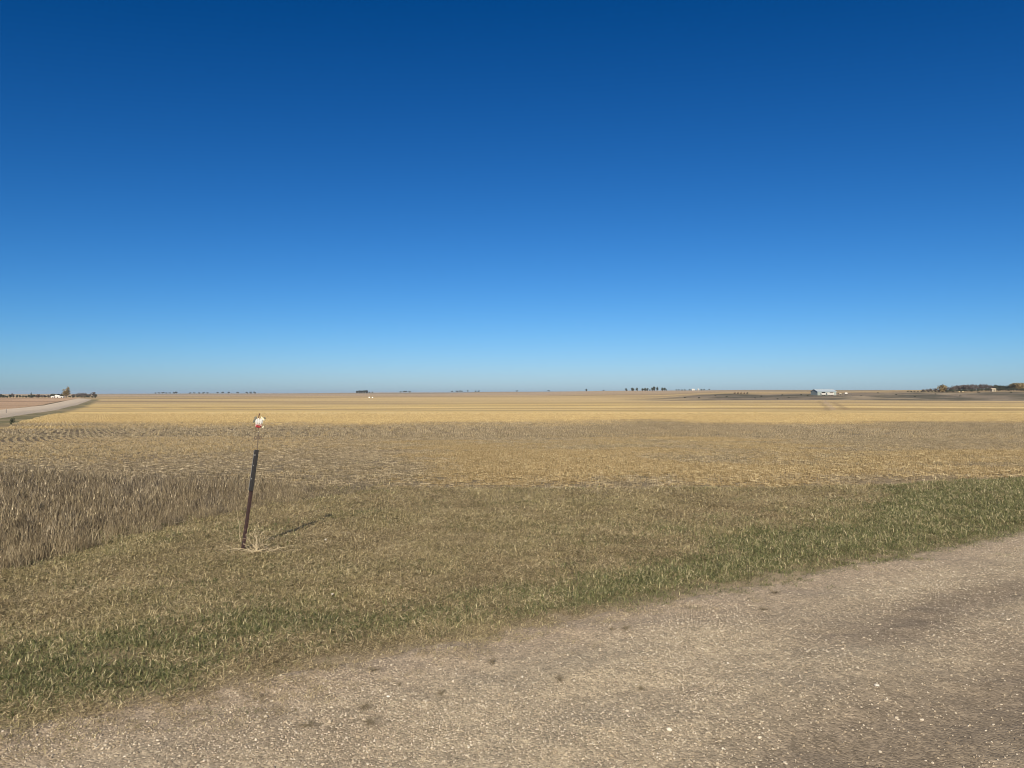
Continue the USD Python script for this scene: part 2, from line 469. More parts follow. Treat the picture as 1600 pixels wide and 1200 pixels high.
# ------------------------------------------------------------------ stuff: grass, stubble, gravel
def blade_material(path, stops, translucent=.3, spread=.35):
    """Each blade takes its own tone; wide soft patches in the ground shift it a little."""
    return usdkit.material(stage, path, {
        'g': ('geometry', {}),
        'i': ('attribute', {'attribute': 'tone'}),
        'o': ('object_info', {}),
        'n': ('noise_texture', {'scale': 1.3, 'detail': 3.0}),
        'w': ('math', {'math_type': 'multiply_add', 'value2': spread, 'value3': -spread / 2}),
        'f0': ('math', {'math_type': 'multiply_add', 'value2': .35, 'value3': -.17}),
        'f1': ('math', {'math_type': 'add'}),
        'f': ('math', {'math_type': 'add', 'use_clamp': True}),
        'r': ('rgb_ramp', {'ramp': stops}),
        'p': ('principled_bsdf', {'roughness': .6, 'specular_ior_level': .3}),
        't': ('translucent_bsdf', {}),
        'x': ('mix_closure', {'fac': translucent})},
        [('g.position', 'n.vector'), ('n.fac', 'w.value1'), ('o.random', 'f0.value1'), ('f0.value', 'f1.value1'), ('w.value', 'f1.value2'), ('i.fac', 'f.value1'), ('f1.value', 'f.value2'),
         ('f.value', 'r.fac'), ('r.color', 'p.base_color'), ('r.color', 't.color'), ('p.BSDF', 'x.closure1'), ('t.BSDF', 'x.closure2')], surface='x.closure')


def blades(n, radius, height, width, lean, rng, bend=.6, flat=0.0):
    """n curved tapering blades rooted in a disc; flat is the share lying on the ground."""
    V, Fc = [], []
    for k in range(n):
        a, r = rng.uniform(0, 2 * math.pi), radius * math.sqrt(rng.uniform())
        root = np.array([r * math.cos(a), r * math.sin(a), -.004])
        h = height * rng.uniform(.45, 1.15)
        az = rng.uniform(0, 2 * math.pi)
        out = np.array([math.cos(az), math.sin(az), 0])
        side = np.array([-math.sin(az), math.cos(az), 0])
        lay = rng.uniform() < flat
        tilt = rng.uniform(1.15, 1.5) if lay else abs(rng.normal(0, lean))
        tw = rng.uniform(-.8, .8)
        side = side * math.cos(tw) + out * math.sin(tw)
        w = width * rng.uniform(.6, 1.3)
        if lay:
            root[2] += rng.uniform(.004, .02)
        p, pts = root, []
        for s in range(3):
            pts.append(p)
            ang = min(tilt + s * bend * rng.uniform(.2, 1.0) * (.2 if lay else 1), 1.75)
            p = p + h / 2 * (math.sin(ang) * out + math.cos(ang) * np.array([0, 0, 1]))
        b = len(V)
        V += [pts[0] - side * w / 2, pts[0] + side * w / 2, pts[1] - side * w * .42, pts[1] + side * w * .42, pts[2]]
        Fc += [[b, b + 1, b + 3], [b, b + 3, b + 2], [b + 2, b + 3, b + 4]]
    return np.array(V), np.array(Fc)


def scatter(name, protos, pos, index, scale, yaw, tilt=None, **kw):
    pi = UsdGeom.PointInstancer.Define(stage, '/World/' + name)
    paths = []
    for k, (mesh, mat, smooth) in enumerate(protos):
        m = usdkit.mesh(stage, f'/World/{name}/prototypes/clump_{k:03d}', mesh, mat, smooth=smooth)
        if not smooth:
            give_tones(m, mesh)
        paths.append(m.GetPath())
    pi.CreatePrototypesRel().SetTargets(paths)
    n = len(pos)
    q = tilt                                                        # (n, 4) quaternions, or a turn about the vertical
    if q is None:
        q = np.stack([0 * yaw, 0 * yaw, np.sin(yaw / 2), np.cos(yaw / 2)], 1)
    pi.CreatePositionsAttr(Vt.Vec3fArray.FromNumpy(pos.astype(np.float32)))
    pi.CreateProtoIndicesAttr(Vt.IntArray.FromNumpy(index.astype(np.int32)))
    pi.CreateScalesAttr(Vt.Vec3fArray.FromNumpy(np.broadcast_to(np.asarray(scale, np.float32).reshape(n, -1), (n, 3)).astype(np.float32).copy()))
    pi.CreateOrientationsAttr(Vt.QuathArray.FromNumpy(q.astype(np.float16)))
    return data(pi, **kw)


def sample(rng, n, d0, d1, margin=1.2, power=1.0):
    """Points of the view's wedge of ground between the depths d0 and d1, a little wider than the frame."""
    d = (rng.uniform(size=n) * (d1**(1 + power) - d0**(1 + power)) + d0**(1 + power))**(1 / (1 + power))
    x = rng.uniform(-1, 1, n) * (d * .68 + margin)
    return x, d


rng = np.random.default_rng(11)
GREEN = blade_material('/World/Looks/green_grass', [(0, (.060, .070, .026)), (.4, (.145, .160, .062)), (.75, (.275, .262, .115)), (1, (.60, .52, .31))])
OLIVE = blade_material('/World/Looks/olive_grass', [(0, (.070, .062, .029)), (.4, (.268, .228, .106)), (.75, (.47, .392, .20)), (1, (.82, .69, .43))])
TAN = blade_material('/World/Looks/tan_grass', [(0, (.10, .078, .042)), (.4, (.355, .282, .150)), (.75, (.555, .45, .255)), (1, (.86, .73, .47))])
BROWN = blade_material('/World/Looks/brown_grass', [(0, (.070, .055, .042)), (.45, (.182, .147, .098)), (.8, (.325, .265, .175)), (1, (.62, .515, .35))])
PALE = blade_material('/World/Looks/pale_dead_grass', [(0, (.10, .075, .045)), (.4, (.24, .188, .112)), (.75, (.37, .30, .18)), (1, (.62, .52, .34))])
STRAW = blade_material('/World/Looks/straw', [(0, (.16, .114, .052)), (.4, (.31, .228, .112)), (.75, (.43, .33, .17)), (1, (.64, .52, .31))], .2)
DULL = blade_material('/World/Looks/dull_straw', [(0, (.11, .087, .052)), (.4, (.25, .198, .118)), (.75, (.37, .298, .182)), (1, (.62, .515, .34))], .2)
GOLD = blade_material('/World/Looks/golden_straw', [(0, (.24, .172, .075)), (.4, (.42, .31, .142)), (.75, (.55, .425, .205)), (1, (.72, .58, .33))], .2)


def build_grass():
    r = np.random.default_rng(21)
    protos, classes = [], {}
    for key, mat, n, rad, h, w, lean, flat in (('green', GREEN, 40, .10, .044, .0048, 1.05, .45), ('olive', OLIVE, 38, .10, .040, .0047, 1.15, .72), ('tan', TAN, 36, .10, .043, .0045, 1.15, .8)):
        classes[key] = range(len(protos), len(protos) + 7)
        for k in range(7):
            protos.append((blades(n, rad, h, w, lean, r, flat=flat), mat, False))
    classes['long'] = range(len(protos), len(protos) + 5)
    for k in range(5):
        protos.append((blades(6, .06, .085, .0040, 1.05, r, bend=.6, flat=.45), TAN, False))
    x, y = sample(rng, 84000, 2.9, 16.5, 1.3, .35)
    rn = road_n(x, y)
    fi = field_in(x, y)
    edge = (n2(x, y, 1.6, 3, 71) - .5) * 1.4 + (n2(x, y, 6, 2, 72) - .5) * .5
    keep = ((rn < edge * .62 + .24 * smoothstep(1.8, -1.6, x)) | ((rn < .45) & (rng.uniform(size=len(x)) < .035))) & (fi < .25)
    thin = smoothstep(-.75, .1, rn - edge * .3 - .2 * smoothstep(1.8, -1.6, x))                    # bare gravel shows between the last clumps
    keep &= rng.uniform(size=len(x)) > thin * .75
    keep &= ~((tall_in(x, y) > .05) & (rng.uniform(size=len(x)) < .8))
    bare = smoothstep(.56, .70, n2(x, y, 1.5, 3, 74))
    keep &= rng.uniform(size=len(x)) > bare * .55
    x, y, rn = x[keep], y[keep], rn[keep]
    # greenness: a band along the road, lusher to the right, patches elsewhere
    band = np.exp(-((rn + .75 - .12 * np.clip(x, -2, 6)) / (.55 + .12 * np.clip(x, 0, 8)))**2)
    gr = .78 * band * smoothstep(-3.5, 1.5, x) + .75 * smoothstep(3.0, 7.0, x) * smoothstep(-4.2, -2.2, rn) + .6 * np.exp(-(((x + 2.25) / .35)**2 + ((y - 4.25) / .2)**2)) + .35 * smoothstep(-1, -3, x) * np.exp(-((rn + 1.0) / .7)**2)
    gr = gr + .16 * smoothstep(-2.8, -1.6, rn) * smoothstep(-.15, -.5, rn) + (n2(x, y, 1.1, 3, 75) - .5) * 1.25 + (n2(x, y, .35, 2, 76) - .5) * .5
    tn = n2(x, y, .7, 3, 77) + (n2(x, y, 3.0, 2, 78) - .5) * .5
    cls = np.where(np.minimum(gr, .60) + rng.normal(0, .20, len(x)) > .44, 0, np.where(tn + rng.normal(0, .14, len(x)) > .47, 2, 1))
    keys = ['green', 'olive', 'tan', 'long']
    cls = np.where(rng.uniform(size=len(x)) < .035, 3, cls)
    idx = np.array([rng.choice(list(classes[keys[c]])) for c in cls])
    sc = rng.uniform(.7, 1.3, len(x)) * (1 - .45 * smoothstep(-.8, .1, rn)) * np.where(cls == 0, 1.05, 1) * (1 + .45 * smoothstep(5, 13, y))
    z = np.maximum(ground_z(x, y), np.where(rn > -.9, ground_z(x, y, False, False) + road_height(x, y, rn), -9))
    return scatter('grass', protos, np.stack([x, y, z], 1), idx, sc, rng.uniform(0, 6.283, len(x)), label='short mown grass, green to straw coloured, between the gravel road and the stubble field', category='grass', kind='stuff')


def stalks(n, radius, height, width, r, seed_heads):
    v, f = blades(n, radius, height, width, .38, r, bend=.32)
    if seed_heads:
        v2, f2 = blades(n // 3, radius, height * .4, width * 1.3, .7, r, bend=.5)
        v3, f3 = [], []
        for k in range(seed_heads):
            tip = v[5 * r.integers(n) + 4]
            for _ in range(3):
                a = r.normal(0, 1, 3)
                a = a / np.linalg.norm(a) * .006
                b = len(v3)
                up = np.array([r.normal(0, .006), r.normal(0, .006), .035])
                v3 += [tip - up * .6 + a, tip - up * .6 - a, tip + up]
                f3 += [[b, b + 1, b + 2]]
        v, f = np.vstack([v, v2, v3]), np.vstack([f, f2 + len(v), np.array(f3) + len(v) + len(v2)])
    return v, f


def build_tall_grass():
    r = np.random.default_rng(22)
    protos = [(stalks(30, .12, .20, .0047, r, 7), BROWN, False) for _ in range(8)] + [(stalks(24, .11, .23, .0046, r, 8), PALE, False) for _ in range(5)] + [(blades(26, .11, .075, .0060, .8, r, flat=.3), BROWN if k % 2 else OLIVE, False) for k in range(5)]
    x, y = sample(rng, 52000, 5.5, 17.5, 2.5)
    ti, fi = tall_in(x, y), field_in(x, y)
    patch = (ti > 0) & (fi < .1)
    strip = (~patch) & (fi < .05) & (fi > -1.0 - .7 * n2(x, y, .5, 2, 81)) & (x < 4.5) & (rng.uniform(size=len(x)) < .75 - .5 * smoothstep(-3, 4.5, x))
    keep = (patch & (rng.uniform(size=len(x)) < .50 + .35 * (ti < .3))) | strip
    x, y, ti, fi, strip = x[keep], y[keep], ti[keep], fi[keep], strip[keep]
    light = n2(x, y, .8, 3, 82) + .35 * np.exp(-(((x + 4.7) / .7)**2 + ((y - 7.3) / .5)**2)) + .12 * np.exp(-((ti - .3) / .4)**2)
    c = rng.uniform(size=len(x))
    idx = np.where(strip, rng.integers(13, 18, len(x)), np.where(light + (c - .5) * .45 > .56, rng.integers(8, 13, len(x)), rng.integers(0, 8, len(x))))
    sc = np.exp(rng.normal(-.22, .28, len(x))) * np.where(strip, .85, .72 + .28 * smoothstep(0, 1.2, ti)) * np.where(strip, 1, 1 - .6 * smoothstep(-4.8, -2.9, x))
    return scatter('tall_dead_grass', protos, np.stack([x, y, ground_z(x, y)], 1), idx, sc, rng.uniform(0, 6.283, len(x)), label='knee-high dead brown grass left of the leaning post, with a low strip along the field edge', category='dead grass', kind='stuff')


def straws(n, rx, ry, height, width, r, lying=0):
    V, Fc = [], []
    for k in range(n + lying):
        root = np.array([r.uniform(-rx, rx), r.normal(0, ry), -.01])
        az, tw = r.uniform(0, 6.283), r.uniform(0, 6.283)
        if k < n:
            t = abs(r.normal(0, .22))
            up = np.array([math.sin(t) * math.cos(az), math.sin(t) * math.sin(az), math.cos(t)]) * height * r.uniform(.55, 1.15)
        else:
            root = np.array([r.uniform(-rx, rx), r.uniform(-.14, .14), r.uniform(.01, .03)])
            up = np.array([math.cos(az), math.sin(az), r.uniform(-.05, .12)]) * height * r.uniform(.7, 1.6)
        s = np.cross(up, [math.cos(tw), math.sin(tw), .3])
        s = s / np.linalg.norm(s) * width * r.uniform(.7, 1.3) / 2
        b = len(V)
        V += [root - s, root + s, root + up + s * .8, root + up - s * .8]
        Fc += [[b, b + 1, b + 2], [b, b + 2, b + 3]]
    return np.array(V), np.array(Fc)


def snap(x, y, spacing):
    e = .05
    for _ in range(2):
        q = field_q(x, y)
        gx, gy = (field_q(x + e, y) - q) / e, (field_q(x, y + e) - q) / e
        m = gx * gx + gy * gy + 1e-6
        dq = np.round(q / spacing) * spacing - q
        x, y = x + gx / m * dq, y + gy / m * dq
    return x, y, np.arctan2(gx, -gy)                                # the row runs across the gradient


SPACING = .33


def build_stubble():
    r = np.random.default_rng(23)
    near = [(straws(13, .10, .022, .072, .0058, r, 9), m, False) for m in (DULL, STRAW) for _ in range(6)]
    mid = [(straws(24, .45, .035, .15, .013, r, 3), m, False) for m in (DULL, STRAW, GOLD) for _ in range(4)]
    rowed = [(straws(20, .13, .018, .085, .0075, r, 1), m, False) for m in (DULL, STRAW) for _ in range(3)]
    weedy = [(blades(26, .12, .06, .0060, .95, r, flat=.35), m, False) for m in (OLIVE, OLIVE, DULL) for _ in range(2)]
    x3, y3 = sample(rng, 26000, 12.6, 48, 1.5, .6)
    w3 = n2(x3, y3, .16, 4, 95) + .10 * np.exp(-(((x3 - 5) / 5)**2 + ((y3 - 24) / 8)**2)) + .08 * np.exp(-(((x3 - 9) / 4)**2 + ((y3 - 17) / 4)**2)) - .08 * smoothstep(-2, -10, x3)
    k3 = (field_in(x3, y3) > -.1) & (w3 + rng.normal(0, .05, len(x3)) > .53)
    x3, y3 = x3[k3], y3[k3]
    x, y = sample(rng, 62000, 12.4, 42, 1.5, .55)
    x, y, t = snap(x, y, SPACING)
    x, y = x + rng.normal(0, .02, len(x)), y + rng.normal(0, .02, len(x))
    fi = field_in(x, y)
    lush = n2(x, y, .10, 3, 91) + (n2(x, y, .45, 2, 92) - .5) * .5
    for cx, cy, sx, sy, a in ((1.6, 17.5, 3.0, 2.6, .30), (4.3, 16.3, 1.6, 1.2, .30), (10.8, 19.5, 1.5, 1.1, .38), (14.5, 23, 2.5, 2, .28), (-9, 30, 6, 6, .08)):
        lush = lush + a * np.exp(-(((x - cx) / sx)**2 + ((y - cy) / sy)**2))
    keep = (fi > .1) & (rng.uniform(size=len(x)) < (.68 + .7 * (lush - .4)) * smoothstep(-.1, 1.6, fi + .5))
    x, y, t, lush = x[keep], y[keep], t[keep], lush[keep]
    gold = lush + rng.normal(0, .07, len(x)) > .68
    idx = np.where(gold, rng.integers(6, 12, len(x)), rng.integers(0, 6, len(x)))
    left = smoothstep(-6, -13, x) * smoothstep(17, 24, y)                # clear rows where they turn the corner
    idx = np.where(rng.uniform(size=len(x)) < left, 30 + rng.integers(0, 6, len(x)), idx)
    sc = rng.uniform(.65, 1.2, len(x)) * (.72 + 1.1 * np.clip(lush - .45, 0, .5))
    p1 = np.stack([x, y, ground_z(x, y)], 1)
    x2, y2 = sample(rng, 120000, 40, 170, 3, .6)
    keep = (field_q(x2, y2) > .5)
    x2, y2, t2 = snap(x2[keep], y2[keep], SPACING)
    br = bright_amount(x2, y2)
    keep = rng.uniform(size=len(x2)) < (.55 + .45 * br - .5 * smoothstep(.56, .66, n2(x2 * .05, y2, 1 / 8., 3, 96)) * smoothstep(75, 95, y2)) * smoothstep(172, 105, y2)
    x2, y2, t2, br = x2[keep], y2[keep], t2[keep], br[keep]
    pick = br + rng.normal(0, .18, len(x2)) + (n2(x2, y2, 1 / 9., 3, 93) - .5) * .7 + (n2(x2 * .05, y2, 1 / 5.5, 3, 94) - .5) * 1.5 * smoothstep(70, 95, y2)
    idx2 = 12 + np.where(pick > .62, 8, np.where(pick > .30, 4, 0)) + rng.integers(0, 4, len(x2))
    p2 = np.stack([x2, y2, ground_z(x2, y2)], 1)
    sc2 = rng.uniform(.7, 1.15, len(x2)) * (.8 + .35 * br)
    return scatter('stubble', near + mid + weedy + rowed, np.vstack([p1, p2, np.stack([x3, y3, ground_z(x3, y3)], 1)]), np.r_[idx, idx2, rng.integers(24, 30, len(x3))], np.r_[sc, sc2, rng.uniform(.8, 1.5, len(x3))], np.r_[t, t2, rng.uniform(0, 6.283, len(x3))], label='cut straw stubble in drilled rows across the wide field', category='stubble', kind='stuff')


def stone_mesh(r, sub=1):
    m = trimesh.creation.icosphere(sub)
    v = np.array(m.vertices)
    v = v * (1 + (meshkit.noise(v * 1.4 + r.uniform(0, 50, 3)) - .5)[:, None] * .9)
    for _ in range(3):                                              # a few broken faces
        d = r.normal(0, 1, 3)
        d /= np.linalg.norm(d)
        h = v @ d
        v = v - np.maximum(h - .62, 0)[:, None] * d
    v = v * np.array([1, r.uniform(.65, 1), r.uniform(.5, .8)])
    return v, np.array(m.faces)


def stone_material(path, stops):
    return usdkit.material(stage, path, {
        'g': ('geometry', {}), 'o': ('object_info', {}), 'r': ('rgb_ramp', {'ramp': stops}),
        'n': ('noise_texture', {'scale': 140.0, 'detail': 3.0}), 'm': ('map_range', {'from_min': .3, 'from_max': .7, 'to_min': .8, 'to_max': 1.2}),
        'v': ('vector_math', {'math_type': 'scale'}),
        'p': ('principled_bsdf', {'roughness': .8, 'specular_ior_level': .3})},
        [('o.random', 'r.fac'), ('g.position', 'n.vector'), ('n.fac', 'm.value'), ('r.color', 'v.vector1'), ('m.result', 'v.scale'), ('v.vector', 'p.base_color')], surface='p.BSDF')


M_stone = stone_material('/World/Looks/gravel_stone', [(0, (.16, .125, .09)), (.3, (.33, .265, .18)), (.6, (.38, .322, .238)), (.9, (.43, .37, .28)), (1, (.54, .475, .375))])
M_pale = stone_material('/World/Looks/pale_stone', [(0, (.48, .43, .35)), (1, (.62, .57, .48))])


def build_gravel():
    r = np.random.default_rng(24)
    protos = [(stone_mesh(r), M_stone, 50) for _ in range(10)] + [(stone_mesh(r), M_pale, 50) for _ in range(3)]
    x, y = sample(rng, 260000, 2.9, 13.0, 1.0, .0)
    rn = road_n(x, y)
    tr = track_amount(x, rn)
    heap = smoothstep(.38, .62, n2(x, y, .9, 3, 101)) + .9 * np.exp(-(((x + .1) / 1.1)**2 + ((y - 3.6) / .6)**2)) + .5 * np.exp(-((rn - .75) / .3)**2) * smoothstep(1.5, 4, x)
    p = np.clip(.25 + .75 * heap, 0, 1.3) * (1 - .85 * tr) * smoothstep(-.45, .35, rn + (n2(x, y, 2, 2, 102) - .5) * .5) * .55
    keep = (rn > -.6) & (rng.uniform(size=len(x)) < p + .05 * (rn > -.5))
    x, y, rn = x[keep], y[keep], rn[keep]
    s = np.exp(rng.normal(math.log(.0045), .28, len(x)))
    s = np.where(rng.uniform(size=len(x)) < .005, rng.uniform(.008, .012, len(x)), s)
    s = np.clip(s, .0030, .012)
    z = np.maximum(ground_z(x, y, False) + road_height(x, y, rn), -9) + s * .15
    idx = np.where(rng.uniform(size=len(x)) < .002, rng.integers(10, 13, len(x)), rng.integers(0, 10, len(x)))
    q = rng.normal(0, 1, (len(x), 4)) * [.25, .25, 1, 1]
    q /= np.linalg.norm(q, axis=1, keepdims=True)
    return scatter('gravel', protos, np.stack([x, y, z], 1), idx, s, None, tilt=q, label='loose pale gravel stones strewn over the dirt road', category='gravel', kind='stuff')


build_grass()
build_tall_grass()
build_stubble()
build_gravel()


# ------------------------------------------------------------------ post and ornament
def plain(path, colour, rough=.6, metallic=0.0, noise=.25, scale=30.0, spec=.4):
    return usdkit.material(stage, '/World/Looks/' + path, {
        'g': ('geometry', {}), 'n': ('noise_texture', {'scale': scale, 'detail': 5.0, 'roughness': .65}),
        'm': ('map_range', {'from_min': .3, 'from_max': .7, 'to_min': 1 - noise, 'to_max': 1 + noise}),
        'c': ('color', {'value': colour}), 'v': ('vector_math', {'math_type': 'scale'}),
        'p': ('principled_bsdf', {'roughness': rough, 'metallic': metallic, 'specular_ior_level': spec})},
        [('g.position', 'n.vector'), ('n.fac', 'm.value'), ('c.color', 'v.vector1'), ('m.result', 'v.scale'), ('v.vector', 'p.base_color')], surface='p.BSDF')


def worn(path, paint, under, at_=.60, rough=.55, scale=24.0):
    """Paint with chipped spots that show what lies under it."""
    return usdkit.material(stage, '/World/Looks/' + path, {
        'g': ('geometry', {}), 'n': ('noise_texture', {'scale': scale, 'detail': 8.0, 'roughness': .7}), 's': ('map_range', {'from_min': at_, 'from_max': at_ + .05, 'clamp': True}),
        'n2': ('noise_texture', {'scale': 90.0, 'detail': 4.0}), 'b': ('bump', {'strength': .35, 'distance': .004}),
        'x': ('mix_color', {'a': paint, 'b': under}), 'p': ('principled_bsdf', {'roughness': rough, 'specular_ior_level': .4})},
        [('g.position', 'n.vector'), ('g.position', 'n2.vector'), ('n.fac', 's.value'), ('s.result', 'x.fac'), ('x.result', 'p.base_color'), ('n2.fac', 'b.height'), ('b.normal', 'p.normal')], surface='p.BSDF')


M_black = worn('black_paint', (.014, .013, .013), (.16, .15, .14), .64, .8)
M_grey_edge = worn('weathered_steel_edge', (.16, .165, .17), (.05, .045, .04), .60, .7)
M_rust = worn('rusty_steel', (.030, .015, .013), (.09, .055, .042), .57, .9, 40)
M_bolt = plain('galvanised_bolt', (.45, .45, .44), .4, .6)

BASE = ray(380, 860)
BX, BY, BZ = BASE
PX = BY / F
top_x, top_z = (401.5 - 800) * PX, EYE - (703 - Y0) * PX
LEAN = math.atan2(top_x - BX, top_z - BZ)
LEN = math.hypot(top_x - BX, top_z - BZ)


def leaned(m, yaw=.42):
    m = m.copy()
    m.apply_transform(trimesh.transformations.rotation_matrix(yaw, [0, 0, 1]))
    m.apply_transform(trimesh.transformations.rotation_matrix(LEAN, [0, 1, 0]))
    return m


SPLIT = LEN * .595
post = thing('leaning_post', 'black and rusty metal post leaning to the right in the mown grass', 'post', (BX, BY, BZ))


def angle_iron(l, w, t, z0, notch=()):
    """An angle profile standing on its end, the corner towards -y, with holes along its left flange."""
    from shapely.geometry import Polygon
    m = cat([trimesh.creation.extrude_polygon(Polygon([(0, 0), (w, w * .55), (w - t * .5, w * .55 + t), (0, t * 1.25), (-w + t * .5, w * .55 + t), (-w, w * .55)]), l)])
    m.apply_translation((0, -w * .28, z0))
    return m


part(post, 'stake', leaned(angle_iron(SPLIT + .32, .0185, .005, -.27), .1), M_rust, label='slim rust brown lower stake')
M_hole = plain('dark_hole', (.012, .010, .010))
for k in range(9):
    part(post, 'hole', leaned(box(-.0085, -.0015, .03 + k * .055, .006, .004, .016), .1), M_hole)
sl = trimesh.creation.box((.047, .040, LEN - SPLIT))
inner = trimesh.creation.box((.040, .033, LEN - SPLIT + .01))
sl = rounded_box(.043, .036, LEN - SPLIT, .003)
sl.apply_translation((0, 0, (LEN + SPLIT) / 2))
part(post, 'sleeve', leaned(sl, .30), M_black, label='thicker black painted upper sleeve')
strip = rounded_box(.004, .030, LEN - SPLIT - .012, .001)
strip.apply_translation((-.0232, 0, (LEN + SPLIT) / 2))
part(post, 'side_strip', leaned(strip, .30), M_grey_edge, label='pale grey strip down the left face')
seam = rounded_box(.0035, .004, LEN - SPLIT - .02, .001)
seam.apply_translation((.004, -.0190, (LEN + SPLIT) / 2))
part(post, 'seam', leaned(seam, .30), M_black)
for k, h in enumerate((.30, .62, .88)):
    b_ = trimesh.creation.cylinder(.0045, .004, sections=10)
    b_.apply_transform(trimesh.transformations.rotation_matrix(math.pi / 2, [1, 0, 0]))
    b_.apply_translation((-.010, -.0195, SPLIT + (LEN - SPLIT) * h))
    part(post, 'bolt', leaned(b_, .30), M_bolt)

# ornament on its wire stand; local coordinates in pixels of the photograph about the post's top, scaled to metres
ORN = (top_x, BY, top_z)
orn = thing('garden_ornament', 'small weathered white and red bird ornament on a wire stand above the leaning post', 'ornament', ORN)


def pxy(u, v, y=0.0):
    return np.array([(u - 401.5) * PX, y, -(v - 703.0) * PX])


def ell(u, v, ru, rv, ry=None, rot=0.0, y=0.0):
    m = trimesh.creation.icosphere(2)
    vv = np.array(m.vertices) * [ru * PX, (ry if ry is not None else ru * .7) * PX, rv * PX]
    vv *= (1 + (meshkit.noise(np.array(m.vertices) * 1.7 + [u, v, 0]) - .5)[:, None] * .35)
    m = trimesh.Trimesh(vv, m.faces, process=False)
    m.apply_transform(trimesh.transformations.rotation_matrix(rot, [0, 1, 0]))
    m.apply_translation(pxy(u, v, y))
    return m


M_white = plain('chalky_white', (.46, .45, .42), .7, 0, .25, 60)
M_cream = plain('yellowed_white', (.50, .47, .33), .7, 0, .15, 60)
M_grey_wing = plain('grey_wing', (.105, .105, .080), .6, 0, .3, 80)
M_neck = plain('brown_neck', (.13, .065, .035), .6, 0, .3, 80)
M_red = plain('faded_red', (.24, .012, .014), .6, 0, .3, 60)
M_pink = plain('pink_rim', (.48, .28, .26), .7, 0, .15, 60)
M_wire = plain('tarnished_wire', (.11, .08, .06), .6, .2, .3, 60)
part(orn, 'body', cat([ell(401.0, 659, 1.9, 4.6, 1.6, .12), ell(404.3, 658.2, 2.0, 5.6, 1.8), ell(407.4, 658.6, 1.7, 5.2, 1.6, -.08), ell(409.6, 657.6, 1.3, 4.2, 1.3, -.15)]), M_white, 30)
nk = part(orn, 'neck', tube([pxy(403.6, 654.5), pxy(404.4, 651), pxy(405.4, 647.8)], [.0055, .0052, .0060], 10), M_neck, 40)
part(orn, 'head', ell(405.7, 646.8, 1.25, 1.1, 1.0), M_neck, True)
part(orn, 'wing', cat([ell(399.9, 653.0, 2.0, 2.6, .8, .5, -.006), ell(397.6, 657.4, 1.6, 3.6, .7, .45, -.004)]), M_grey_wing, True, label='dark grey left wing')
part(orn, 'wing', cat([ell(411.2, 655.0, 1.6, 3.0, .8, -.7), ell(409.6, 653.2, 1.3, 2.6, .7, -.5)]), M_cream, True, label='cream right wing')
part(orn, 'wing_tip', ell(414.2, 653.2, 1.2, 2.1, .7, -.6, -.004), M_grey_wing, True)
part(orn, 'rim', cat([ell(400.3, 664.6, 1.3, 1.9, 1.5, .3), ell(404.5, 663.4, 4.6, .8, 1.6), ell(408.5, 664.8, 1.1, 1.2, 1.3, -.3)]), M_pink, True)
part(orn, 'bow', cat([ell(402.6, 666.2, 2.4, 1.9, 1.7, -.5, -.008), ell(406.5, 666.8, 2.3, 1.5, 1.7, .35, -.008), ell(404.4, 667.0, 1.3, 1.6, 1.5, 0, -.009)]), M_red, True, label='dark red bow under the body')
part(orn, 'tag', cat([ell(411.5, 667.0, 1.2, 1.8, .5, .3), ell(410.2, 668.3, 1.0, .7, .5)]), M_cream, True)
part(orn, 'stem', tube([pxy(402.2, 712), pxy(402.5, 700), pxy(403.2, 688), pxy(403.9, 676), pxy(404.2, 668)], .0036, 6), M_wire, 40)
part(orn, 'bead', ell(403.9, 674.5, .8, 1.0, .8), M_cream, True)
for s in (-1, 1):
    th = np.linspace(0, 1.75 * 2 * math.pi, 30)
    rad = 2.9 * (1 - th / th[-1] * .62)
    pts = [pxy(403.2 + s * (3.6 + 0) - s * r_ * math.cos(t_), 684.2 - r_ * math.sin(t_)) for r_, t_ in zip(rad, th)]
    part(orn, 'scroll', tube([pxy(403.1, 691)] + pts, .0026, 5), M_wire, 40)

# ------------------------------------------------------------------ weeds and stones near the post
M_weed = plain('bleached_weed', (.44, .36, .23), .8, 0, .3, 50)
M_sprig = plain('dead_sprig', (.15, .12, .075), .85, 0, .4, 50)
r = np.random.default_rng(31)


def twig(a, b, wander, r0, r1, n=7):
    a, b = np.asarray(a, float), np.asarray(b, float)
    t = np.linspace(0, 1, n)[:, None]
    p = a + (b - a) * t + r.normal(0, wander, (n, 3)) * np.sin(t * math.pi)
    return tube(p, np.linspace(r0, r1, n), 5), p


W0 = ray(402, 864)
weed = thing('dry_weed', 'bleached dry branching weed lying at the foot of the leaning post', 'weed', W0)
for k, (du, dv, up, ln) in enumerate(((-59, -8, .03, 1), (-38, 2, .05, 1), (-22, -4, .09, 1), (-14, -26, .16, 1), (-4, -30, .19, 1), (6, -34, .20, 1), (16, -20, .14, 1), (-8, -30, .26, 1), (-12, -10, .22, 1), (2, -20, .30, 1), (10, -12, .24, 1), (-2, -8, .27, 1), (63, -1, .03, 1), (44, 0, .06, 1), (30, 6, .03, 1), (-3, 17, .02, 1), (22, -8, .10, 1))):
    tip = np.array([du * PX, -dv * .004 if up < .1 else 0.02 * r.normal(), up])
    m, p = twig((0, 0, .02), tip, .014, .0030, .0012)
    pieces = [m]
    for q in range(3):
        s0 = p[r.integers(2, 7)]
        e = s0 + r.normal(0, 1, 3) * [.05, .05, .035] + [0, 0, .015]
        e[2] = max(e[2], .008)
        pieces.append(twig(s0, e, .006, .0018, .0008, 4)[0])
    part(weed, 'branch', cat(pieces), M_weed, 40)
S0 = ray(378, 850)
st = thing('dry_stalk', 'tall thin pale dry stalk standing just left of the leaning post', 'stalk', S0)
m, p = twig((0, 0, 0), (-.055, .01, .40), .008, .0030, .0014, 9)
